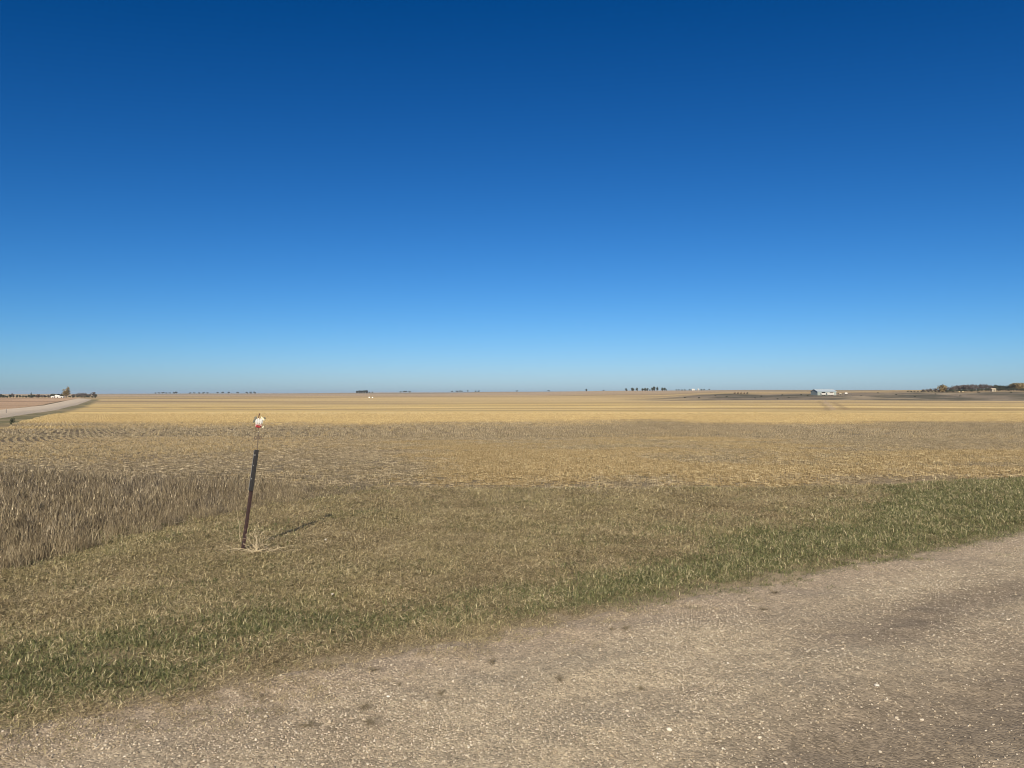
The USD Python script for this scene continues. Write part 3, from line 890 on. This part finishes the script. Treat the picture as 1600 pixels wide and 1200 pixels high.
part(st, 'stem', m, M_weed, 40)
for q in range(3):
    part(st, 'leaf', twig(p[q + 2], p[q + 2] + r.normal(0, 1, 3) * [.03, .02, .01] + [-.01, 0, .10], .005, .0016, .0006, 5)[0], M_weed, 40)

for (u, v, size, label) in ((509.5, 848, .013, 'white pebble in the mown grass just right of the post shadow'), (520, 934, .011, 'white pebble in the mown grass below the post, above the green strip'),
                            (1368, 1119, .014, 'largest pale stone on the gravel, by the dark wheel track at lower right'), (1044, 1189, .012, 'pale stone on the gravel at the bottom edge of the view'),
                            (608, 1121, .011, 'pale upright stone near the grassy edge of the gravel')):
    p = ray(u, v)
    rn = float(road_n(p[0], p[1]))
    if rn > 0:
        p = ray(u, v, .03)
        p[2] = float(ground_z(p[0], p[1], False) + road_height(p[0], p[1], rn))
    sv, sf = stone_mesh(r, 2)
    top('stone', (sv * size + p + [0, 0, size * .45 + (.03 if rn < 0 else 0)], sf), M_pale, 50, label=label, category='stone')

cls = stage.CreateClassPrim('/World/dead_weed_source')
for k in range(9):
    a = r.uniform(0, 6.283)
    part(cls, 'sprig', cat([twig((0, 0, .008), (math.cos(a) * r.uniform(.03, .11), math.sin(a) * r.uniform(.02, .07), r.uniform(.008, .035)), .012, .0022, .0010, 5)[0] for _ in range(2)]), M_sprig, 40)
for (u, v) in ((570, 1148), (578, 1175), (625, 1108), (690, 1122), (770, 1072), (955, 1012), (978, 1014), (1192, 985), (1210, 945), (585, 1065), (875, 1107), (480, 1180), (1000, 1120)):
    p = ray(u, v, .0)
    p[2] = float(ground_z(p[0], p[1], False) + road_height(p[0], p[1], road_n(p[0], p[1])))
    copy_of('/World/dead_weed_source', 'dead_weed', 'small dark dead weed lying on the gravel road', 'weed', p, r.uniform(0, 6.283), 'dead weeds on the gravel', r.uniform(.4, .8))

# ------------------------------------------------------------------ far trees
def leaf_material(path, stops):
    return blade_material('/World/Looks/' + path, stops, .25, .2)


L_dark = leaf_material('dark_foliage', [(0, (.035, .042, .028)), (.6, (.065, .075, .045)), (1, (.11, .115, .07))])
L_olive = leaf_material('olive_foliage', [(0, (.06, .055, .025)), (.6, (.13, .11, .05)), (1, (.21, .17, .08))])
L_gold = leaf_material('autumn_foliage', [(0, (.12, .09, .035)), (.6, (.24, .175, .075)), (1, (.36, .27, .12))])
L_bare = leaf_material('bare_twigs', [(0, (.07, .058, .050)), (.6, (.14, .115, .10)), (1, (.21, .18, .155))])
L_red = leaf_material('red_brown_shrub', [(0, (.09, .05, .035)), (.6, (.16, .095, .065)), (1, (.24, .16, .11))])
M_bark = plain('bark', (.10, .082, .065), .9, 0, .3, 3)


def crown(lobes, n, size, r, stretch=1.0):
    """n leaf clumps as small bent faces through a set of lobes (x, y, z, rx, rz), denser towards the outside."""
    V, Fc = [], []
    w = np.array([l[3]**2 * l[4] for l in lobes])
    pick = r.choice(len(lobes), n, p=w / w.sum())
    for k in pick:
        x, y, z, rx, rz = lobes[k]
        d = r.normal(0, 1, 3)
        d /= np.linalg.norm(d)
        c = np.array([x, y, z]) + d * r.uniform(.25, 1.05)**.6 * [rx, rx, rz]
        a, b_ = r.normal(0, 1, 3), r.normal(0, 1, 3)
        a *= size * r.uniform(.5, 1.3) / np.linalg.norm(a)
        b_ *= size * r.uniform(.4, 1.0) / np.linalg.norm(b_)
        a[2] *= stretch
        q = len(V)
        V += [c - a, c + b_, c + a, c - b_]
        Fc += [[q, q + 1, q + 2], [q, q + 2, q + 3]]
    return np.array(V), np.array(Fc)


def tree_source(name, mat, kind, seed):
    """A class prim one metre tall, trunk and crown."""
    r = np.random.default_rng(seed)
    c = stage.CreateClassPrim('/World/' + name)
    if kind == 'conifer':
        lobes = [(r.normal(0, .02), r.normal(0, .02), z, .30 * (1.04 - z), .10) for z in np.linspace(.12, .96, 9)]
        n, size, th = 420, .05, .45
    elif kind == 'poplar':
        lobes = [(-.08, 0, .35, .17, .22), (.06, 0, .42, .17, .25), (-.16, .02, .6, .07, .16), (.10, 0, .72, .10, .22), (.13, .0, .90, .05, .10), (.0, .04, .55, .14, .2)]
        n, size, th = 620, .045, .3
    elif kind == 'shrub':
        lobes = [(r.uniform(-.55, .55), r.uniform(-.3, .3), r.uniform(.35, .6), r.uniform(.22, .38), r.uniform(.28, .42)) for _ in range(6)]
        n, size, th = 340, .09, .2
    elif kind == 'bare':
        lobes = [(r.uniform(-.22, .22), r.uniform(-.2, .2), r.uniform(.28, .78), r.uniform(.13, .21), r.uniform(.2, .3)) for _ in range(7)]
        n, size, th = 380, .050, .35
    else:
        lobes = [(0, 0, .50, .31, .44)] + [(r.uniform(-.28, .28), r.uniform(-.22, .22), r.uniform(.25, .78), r.uniform(.14, .24), r.uniform(.14, .22)) for _ in range(6)]
        n, size, th = 480, .075, .3
    limbs = [tube([(0, 0, -.06), (.005, 0, .2), (.01, .005, th + .25)], [.030, .024, .010], 7)]
    for l in lobes[:6]:
        limbs.append(tube([(0, 0, th * .5), (l[0] * .5, l[1] * .5, (th * .5 + l[2]) / 2), (l[0], l[1], l[2] + l[4] * .4)], [.014, .010, .004], 5))
    part(c, 'trunk', cat(limbs), M_bark, 40)
    part(c, 'crown', crown(lobes, n, size, r, 2.2 if kind == 'bare' else 1.0), mat)
    return '/World/' + name


SRC = {'conifer': [tree_source('conifer_source', L_dark, 'conifer', 1)],
       'dark': [tree_source(f'dark_tree_source_{k:03d}', L_dark, 'round', 10 + k) for k in range(3)],
       'olive': [tree_source(f'olive_tree_source_{k:03d}', L_olive, 'round', 20 + k) for k in range(2)],
       'gold': [tree_source(f'autumn_tree_source_{k:03d}', L_gold, 'round', 30 + k) for k in range(2)],
       'bare': [tree_source(f'bare_tree_source_{k:03d}', L_bare, 'bare', 40 + k) for k in range(3)],
       'poplar': [tree_source('poplar_source', L_gold, 'poplar', 50)],
       'shrub': [tree_source(f'shrub_source_{k:03d}', L_dark, 'shrub', 60 + k) for k in range(2)],
       'greyshrub': [tree_source(f'grey_shrub_source_{k:03d}', L_bare, 'shrub', 70 + k) for k in range(2)],
       'redshrub': [tree_source('red_shrub_source', L_red, 'shrub', 80)]}
NAMES = {'conifer': 'spruce_tree', 'dark': 'leafy_tree', 'olive': 'leafy_tree', 'gold': 'autumn_tree', 'bare': 'bare_tree', 'poplar': 'poplar_tree', 'shrub': 'shrub', 'greyshrub': 'shrub', 'redshrub': 'shrub'}
tr = np.random.default_rng(5)


def plant(kind, u, d, height_px, label, group=None, width=1.0, lift=0.0):
    h = height_px * d / F
    src = SRC[kind][tr.integers(len(SRC[kind]))]
    cat_ = 'shrub' if 'shrub' in kind else 'tree'
    return copy_of(src, NAMES[kind], label, cat_, at(u, d, lift), tr.uniform(0, 6.283) if kind != 'poplar' else 0.0, group, (h * width, h * width, h))


# farmyard beyond the far road
G1 = 'dark trees of the far left farmyard'
for u, h in ((1.5, 5.5), (4.5, 5), (8, 4), (11.5, 4), (16, 5), (18, 4.5), (27, 4.2), (31, 4), (36, 3.6), (41, 4), (45, 4.5), (53, 4.5), (57, 4)):
    plant('dark', u, tr.uniform(660, 720), h, 'small dark tree in the farmyard row at far left', G1, 1.15)
G17 = 'brush under the farmyard trees at far left'
for u in np.arange(1, 82, 5.0):
    plant('shrub', u, 690, tr.uniform(2.6, 3.6), 'low dark brush under the farmyard trees at far left', G17, 1.1)
plant('conifer', 49, 680, 9, 'dark pointed spruce in the farmyard row at far left', None, 1.3)
plant('bare', 20, 690, 7, 'leafless tree poking above the dark farmyard row near the left edge')
plant('redshrub', 60, 690, 6.5, 'reddish leafless bush right of the pointed spruce', None, .8)
G2 = 'grey bushes left of the white farmhouse'
for u in (66, 70, 75):
    plant('greyshrub', u, 690, 5.2, 'grey leafless bush between spruce and white farmhouse', G2, .8)
G3 = 'dark trees behind the white farmhouse'
for u in (81, 85, 92, 97):
    plant('dark', u, 712, 6.0, 'dark tree right behind the small white farmhouse', G3, 1.2)
plant('poplar', 103.5, 690, 18, 'tallest tree on the left skyline, yellowing and upright, beside the farmhouse', None, 1.5)
G4 = 'bare trees at the end of the far road'
for u, h in ((113, 5), (116, 5.5), (120, 6.5), (124.5, 8), (129.5, 8), (135, 7), (140, 6.5), (146, 9.5)):
    plant('bare', u, tr.uniform(690, 720), h, 'thin leafless tree in the row where the far road ends', G4, 1.4)
G5 = 'dark brush at the end of the far road'
for u in (110, 115, 121, 127, 133, 139, 144):
    plant('shrub', u, 685, 3.6, 'low dark brush under leafless trees where the far road ends', G5)
plant('shrub', 149.5, 660, 6, 'round dark bush at the very end of the far road', None, .6)

# woods on the right skyline
G6 = 'grey bushes at the left end of the right woods'
for u, h in ((1443, 5), (1449, 5.5), (1455, 6), (1461, 6.5)):
    plant('greyshrub', u, 640, h, 'grey bush at the low left end of the right woods', G6, .9)
plant('gold', 1472, 632, 12.5, 'rounded yellow olive tree at the left end of the right woods', None, 1.75)
G7 = 'bare trees in the middle of the right woods'
for u, h in ((1479, 8), (1484, 8), (1487, 8.5), (1490, 9.5), (1493.5, 9), (1500, 10), (1507, 10), (1514, 10.5), (1527, 9.5), (1533, 10), (1546, 9.5), (1550, 9), (1497, 10), (1503, 11), (1510, 11), (1517, 11.5), (1523, 10.5), (1530, 9.5), (1536, 11), (1542, 10)):
    plant('bare', u, tr.uniform(638, 660), h, 'leafless grey tree in the middle of the right woods', G7, 1.3)
G8 = 'dark trees right of the tan hut'
for u, h in ((1553, 9), (1556, 9.5), (1560, 9), (1564, 9), (1568, 8.5), (1572, 8.5), (1576, 8.5)):
    plant('dark', u, tr.uniform(645, 660), h, 'dark green tree just right of the tan hut', G8, 1.3)
G9 = 'yellow olive trees at the right edge'
for u, h in ((1580, 11.5), (1584, 12.5), (1588, 13), (1592, 12.5), (1596, 13.5), (1600, 13), (1606, 13), (1613, 13)):
    plant('gold' if u > 1590 else 'olive', u, tr.uniform(635, 650), h, 'tall yellow olive tree of the right woods at the right edge', G9, 1.1)
for u in np.arange(1418, 1610, 5.5):
    under = 'low grey bushes' if u < 1462 else 'rounded yellow olive tree' if u < 1482 else 'leafless grey trees' if u < 1550 else 'dark green trees' if u < 1578 else 'tall yellow olive trees'
    G10 = 'brush at the foot of the ' + under
    plant('shrub', u, 634, 5.0 if u > 1478 else 2.4, 'low dark brush below the ' + under + ' of the right woods', G10, 1.2)

# tree groves on the middle skyline
plant('dark', 978.5, 1250, 5, 'leftmost lone dark tree of the central skyline grove')
G11 = 'dark trees of the central skyline grove'
for u, h, w in ((988, 6, 1.2), (995.5, 6, .8), (1004, 5, 1.2), (1008, 5.5, 1.2), (1011.5, 5, 1), (1015.5, 3.5, .8), (1019, 6, .9), (1022, 8, .9), (1027, 7, .8), (1035, 6, 1.0), (1038.5, 6, .7), (1041, 3.5, .8)):
    plant('dark', u, tr.uniform(1230, 1280), h, 'dark tree in the grove on the middle skyline', G11, w)
G12 = 'low bushes beside the distant white house'
for u in (1057, 1061, 1065.5, 1070, 1077, 1096, 1100, 1108):
    plant('shrub', u, 1280, 2.4, 'low dark bush near the distant white house on the skyline', G12)
plant('dark', 916, 1500, 4.5, 'lone small dark tree on the skyline left of the central grove', None, .9)
plant('shrub', 943, 1500, 2.2, 'tiny lone bush on the skyline just left of the central grove')
G13 = 'trees of the left skyline grove'
for u, h in ((558, 4.5), (561.5, 5.2), (565, 5), (569, 5.4), (573, 5.5)):
    plant('dark', u, 1900, h, 'dark tree in the compact grove left on the skyline', G13, 1.25)
plant('shrub', 577.5, 1900, 3, 'small bush directly right of the compact left skyline grove', None, .7)
plant('shrub', 582, 1900, 3, 'rightmost small bush beside the compact left skyline grove', None, .7)
for u, h in ((243, 1.6), (249, 1.8), (254, 2.4), (260, 1.6), (266, 1.6), (272, 2.4), (276, 2.8), (297, 1.4), (304, 1.6), (311, 1.8), (318, 2), (324, 1.8), (340, 2), (347, 2.4), (357, 2.2), (372, 2.2), (386, 2), (392, 2.4), (398, 2.2), (626, 1.6), (631, 2), (633, 2.2), (640, 1.8), (706, 1.8), (714, 2), (718, 2.2), (722, 1.8), (743, 1.6), (748, 1.8), (807, 1.6), (858, 1.8)):
    where = 'leftmost' if u < 280 else 'second from left' if u < 330 else 'third, broken' if u < 402 else 'short' if u < 645 else 'right'
    G14 = where + ' hedge on the distant horizon'
    plant('shrub', u, 2500, h + .8, 'tiny far-off bush in the ' + where + ' hedge on the horizon' if u < 645 else 'tiny far-off bush of the hedge beside the lone horizon tree', G14, 1.2, .5)
plant('dark', 731, 2400, 4, 'lone far-off tree on the horizon between low hedges', None, .7)
G15 = 'reddish brush above the grey slope'
for u in (1148, 1153, 1158, 1163):
    plant('redshrub', u, 610, 2.6, 'reddish brown brush above the grey slope', G15)
plant('shrub', 1167.5, 606, 3.2, 'dark bush at the right end of the reddish brush', None, .7)
for u, d in ((1070, 520), (1092, 500), (1118, 530), (1135, 505), (1180, 490), (1190, 540), (1215, 470), (1222, 560), (1233, 505), (1252, 560), (1262, 540), (1345, 520), (1372, 560), (1400, 540), (1430, 500), (1462, 560), (1500, 520), (1530, 590), (1580, 585)):
    G16 = 'bushes on the slope ' + ('left' if u < 1275 else 'right') + ' of the pale roofed shed'
    plant('shrub', u, d, tr.uniform(1.4, 2.2), 'low dark bush on the grey slope ' + ('left' if u < 1275 else 'right') + ' of the shed', G16, 1.6)

BUSH = ray(19, 663)
t_ = plant('shrub', 19, BUSH[1], 11, 'dark ragged bush in the ditch at the left edge below the far road', None, .55)
MK = ray(10, 648.5)
mk = thing('road_marker', 'thin grey marker post on the edge of the far gravel road', 'marker post', MK)
part(mk, 'post', cat([box(0, 0, .55, .11, .05, 1.25)]), plain('grey_marker', (.12, .11, .10)))
part(mk, 'reflector', box(0, -.032, 1.08, .09, .012, .14), plain('dull_reflector', (.30, .26, .2)))

# ------------------------------------------------------------------ far buildings
M_wall_white = plain('white_siding', (.56, .54, .49), .6, 0, .08, 1)
M_roof_pale = plain('pale_metal_roof', (.38, .45, .49), .5, .1, .06, 1)
M_wall_green = plain('grey_green_siding', (.23, .27, .25), .6, 0, .1, 1)
M_darkopen = plain('dark_opening', (.02, .02, .02), .8)
M_glass = plain('window_glass', (.05, .06, .07), .1)
M_tan = plain('tan_siding', (.34, .29, .205), .7, 0, .1, 1)
M_roof_dark = plain('dark_shingle', (.09, .08, .075), .9, 0, .2, 1)
M_tyre = plain('tyre', (.02, .02, .02), .9)


def gable(w, dpt, eave, ridge, over=.3, t=.18):
    """Two roof slopes over a w x dpt plan, the ridge along x."""
    out = []
    for s in (-1, 1):
        a, b = np.array([0, s * (dpt / 2 + over), eave - over * (ridge - eave) / (dpt / 2)]), np.array([0, 0, ridge])
        v = []
        for x in (-w / 2 - over, w / 2 + over):
            for p in (a, b):
                v += [p + [x, 0, 0], p + [x, 0, t]]
        out.append(trimesh.convex.convex_hull(np.array(v)))
    return cat(out)


def walls(w, dpt, eave, ridge):
    v = [(x, y, z) for x in (-w / 2, w / 2) for y, z in ((-dpt / 2, -.5), (dpt / 2, -.5), (-dpt / 2, eave), (dpt / 2, eave), (0, ridge - .02))]
    return trimesh.convex.convex_hull(np.array(v))


def house(name, label, category, u, d, w, dpt, eave, ridge, wall, roof, openings, rz=0.0, lift=0.0):
    h = thing(name, label, category, at(u, d, lift), rz)
    part(h, 'wall', walls(w, dpt, eave, ridge), wall)
    part(h, 'roof', gable(w, dpt, eave, ridge), roof)
    for kind, x, z, ow, oh in openings:
        f_ = part(h, kind, box(x, -dpt / 2 - .02, z, ow, .06, oh), M_wall_white if kind == 'window' else M_darkopen)
        if kind == 'window':
            part(h, 'pane', box(x, -dpt / 2 - .055, z, ow - .2, .03, oh - .2), M_glass)
    return h


house('farmhouse', 'small white farmhouse among the dark trees at far left', 'house', 90, 682, 3.6, 3.0, 1.1, 2.2, M_wall_white, M_wall_white, [('window', -.9, .8, .9, .8), ('door', .8, .5, .8, 1.6)])
house('small_shed', 'low white shed just left of the farmhouse at far left', 'shed', 83, 680, 2.2, 2.2, .9, 1.4, M_wall_white, M_wall_white, [('door', 0, .3, .7, 1.1)])
house('small_shed', 'long low white shed just right of the farmhouse at far left', 'shed', 96, 680, 4.0, 2.2, .8, 1.2, M_wall_white, M_wall_white, [('door', .8, .3, .8, .9)])
SD = 545
house('machine_shed', 'long farm shed with a pale blue metal roof above the grey slope', 'shed', 1286.5, SD + 10, 14.0, 10, 2.5, 4.1, M_wall_green, M_roof_pale, [('door', -2.5, 1.1, 2.6, 2.2), ('door', 3.5, 1.1, 2.6, 2.2), ('window', .5, 1.6, 1.0, .8)], .10)


def trailer(label, u, w, h):
    t = thing('stock_trailer', label, 'trailer', at(u, SD - 3))
    b_ = rounded_box(w, 2.2, h, .12)
    b_.apply_translation((0, 0, .55 + h / 2))
    part(t, 'body', b_, M_wall_white)
    part(t, 'side_band', box(0, -1.115, .55 + h * .62, w * .86, .03, h * .16), M_darkopen)
    part(t, 'chassis', box(0, 0, .46, w * .95, 1.7, .16), M_tyre)
    for x in (-w * .22, w * .12, w * .3):
        c = trimesh.creation.cylinder(.36, .25, sections=16)
        c.apply_transform(trimesh.transformations.rotation_matrix(math.pi / 2, [1, 0, 0]))
        c.apply_translation((x, -.95, .36))
        part(t, 'wheel', c, M_tyre)


trailer('shorter white trailer parked at the left front of the pale roofed shed', 1286, 3.0, 1.2)
trailer('longer white trailer parked at the right front of the pale roofed shed', 1297, 4.8, 1.35)
tk = thing('fuel_tank', 'round white tank on legs right of the pale roofed shed', 'tank', at(1323, SD))
c = trimesh.creation.capsule(height=.9, radius=.62, count=[12, 12])
c.apply_transform(trimesh.transformations.rotation_matrix(math.pi / 2, [0, 1, 0]))
c.apply_translation((-.45 - c.bounds.mean(0)[0] - .0, 0, 1.35))
part(tk, 'drum', c, M_wall_white, 40)
for x in (-.45, .45):
    for y in (-.4, .4):
        part(tk, 'leg', box(x - .3, y, .4, .08, .08, 1.0), M_tyre)
house('small_shed', 'tiny cream shed between the pale roofed shed and the white tank', 'shed', 1312.5, SD, 1.0, 1.2, 1.2, 1.6, M_tan, M_tan, [('door', .1, .4, .5, .9)])
FP = stage.CreateClassPrim('/World/fence_post_source')
part(FP, 'post', tube([(0, 0, -.2), (0, 0, 1.5), (.01, 0, 1.62)], [.07, .065, .03], 8), M_bark)
for u in (1308, 1310, 1315, 1317, 1319, 1321, 1327, 1330):
    copy_of('/World/fence_post_source', 'fence_post', 'thin dark fence post right of the pale roofed shed', 'fence post', at(u, SD + 4), 0, 'fence posts beside the shed')
house('hut', 'small tan hut in front of the right woods', 'hut', 1551.5, 622, 3.0, 2.6, 1.9, 2.6, M_tan, M_tan, [('door', .1, .75, .7, 1.3), ('window', -.9, 1.2, .5, .5)])
BL = stage.CreateClassPrim('/World/hay_bale_source')
bm = trimesh.creation.cylinder(.62, 1.3, sections=20)
bm.apply_transform(trimesh.transformations.rotation_matrix(math.pi / 2, [0, 1, 0]))
bm.apply_translation((0, 0, .6))
part(BL, 'straw_roll', bm, plain('hay', (.36, .28, .16), .9, 0, .25, 6), 40)
copy_of('/World/hay_bale_source', 'hay_bale', 'left one of two tan round bales in front of the right woods', 'bale', at(1498.5, 625), .2)
copy_of('/World/hay_bale_source', 'hay_bale', 'right one of two tan round bales in front of the right woods', 'bale', at(1504, 625), .1)
BW = stage.CreateClassPrim('/World/wrapped_bale_source')
part(BW, 'wrapping', bm, plain('white_wrap', (.80, .79, .76), .5, 0, .05, 6), 40)
copy_of('/World/wrapped_bale_source', 'wrapped_bale', 'left one of two white wrapped bales below the left skyline grove', 'bale', at(577, 640), .2, None, .75)
copy_of('/World/wrapped_bale_source', 'wrapped_bale', 'right one of two white wrapped bales below the left skyline grove', 'bale', at(582, 640), .3, None, .7)
house('distant_house', 'distant white house on the skyline right of the central grove', 'house', 1083, 1280, 4.2, 4, 1.3, 2.5, M_wall_white, M_wall_white, [('window', -1.1, 1.0, .8, .8), ('door', .8, .8, .8, 1.6)])
house('distant_house', 'smaller white building just right of the distant white house', 'house', 1091, 1280, 2.0, 3, 1.8, 2.6, M_wall_white, M_wall_white, [('door', 0, .7, .8, 1.4)])


# ------------------------------------------------------------------ the air
HZ = 9800.0
M_haze = usdkit.material(stage, '/World/Looks/haze', {'v': ('principled_volume', {'color': (.86, .92, 1.0), 'density': .00007, 'anisotropy': .2})}, volume='v.volume')
hz = box(0, 0, (20.0 - 14.0) / 2, 2 * HZ, 2 * HZ, 34.0)
top('haze', hz, M_haze, label='thin pale blue haze over the far prairie', category='haze', kind='stuff')

# ------------------------------------------------------------------ alike things get their place in the row as well
NTH = ('first second third fourth fifth sixth seventh eighth ninth tenth eleventh twelfth thirteenth fourteenth fifteenth sixteenth seventeenth eighteenth nineteenth twentieth '
       'twenty-first twenty-second twenty-third twenty-fourth').split()
rows_ = {}
for p in stage.GetPrimAtPath('/World').GetChildren():
    if p.GetCustomDataByKey('group'):
        x_, y_, _z = p.GetAttribute('xformOp:translate').Get()
        rows_.setdefault((p.GetCustomDataByKey('group'), p.GetCustomDataByKey('label')), []).append((x_ / max(y_, .1), p))
for (g_, l_), ps in rows_.items():
    if 1 < len(ps) <= len(NTH):
        for k, (_x, p) in enumerate(sorted(ps, key=lambda q: q[0])):
            p.SetCustomDataByKey('label', f'{l_}, {NTH[k]} from left')
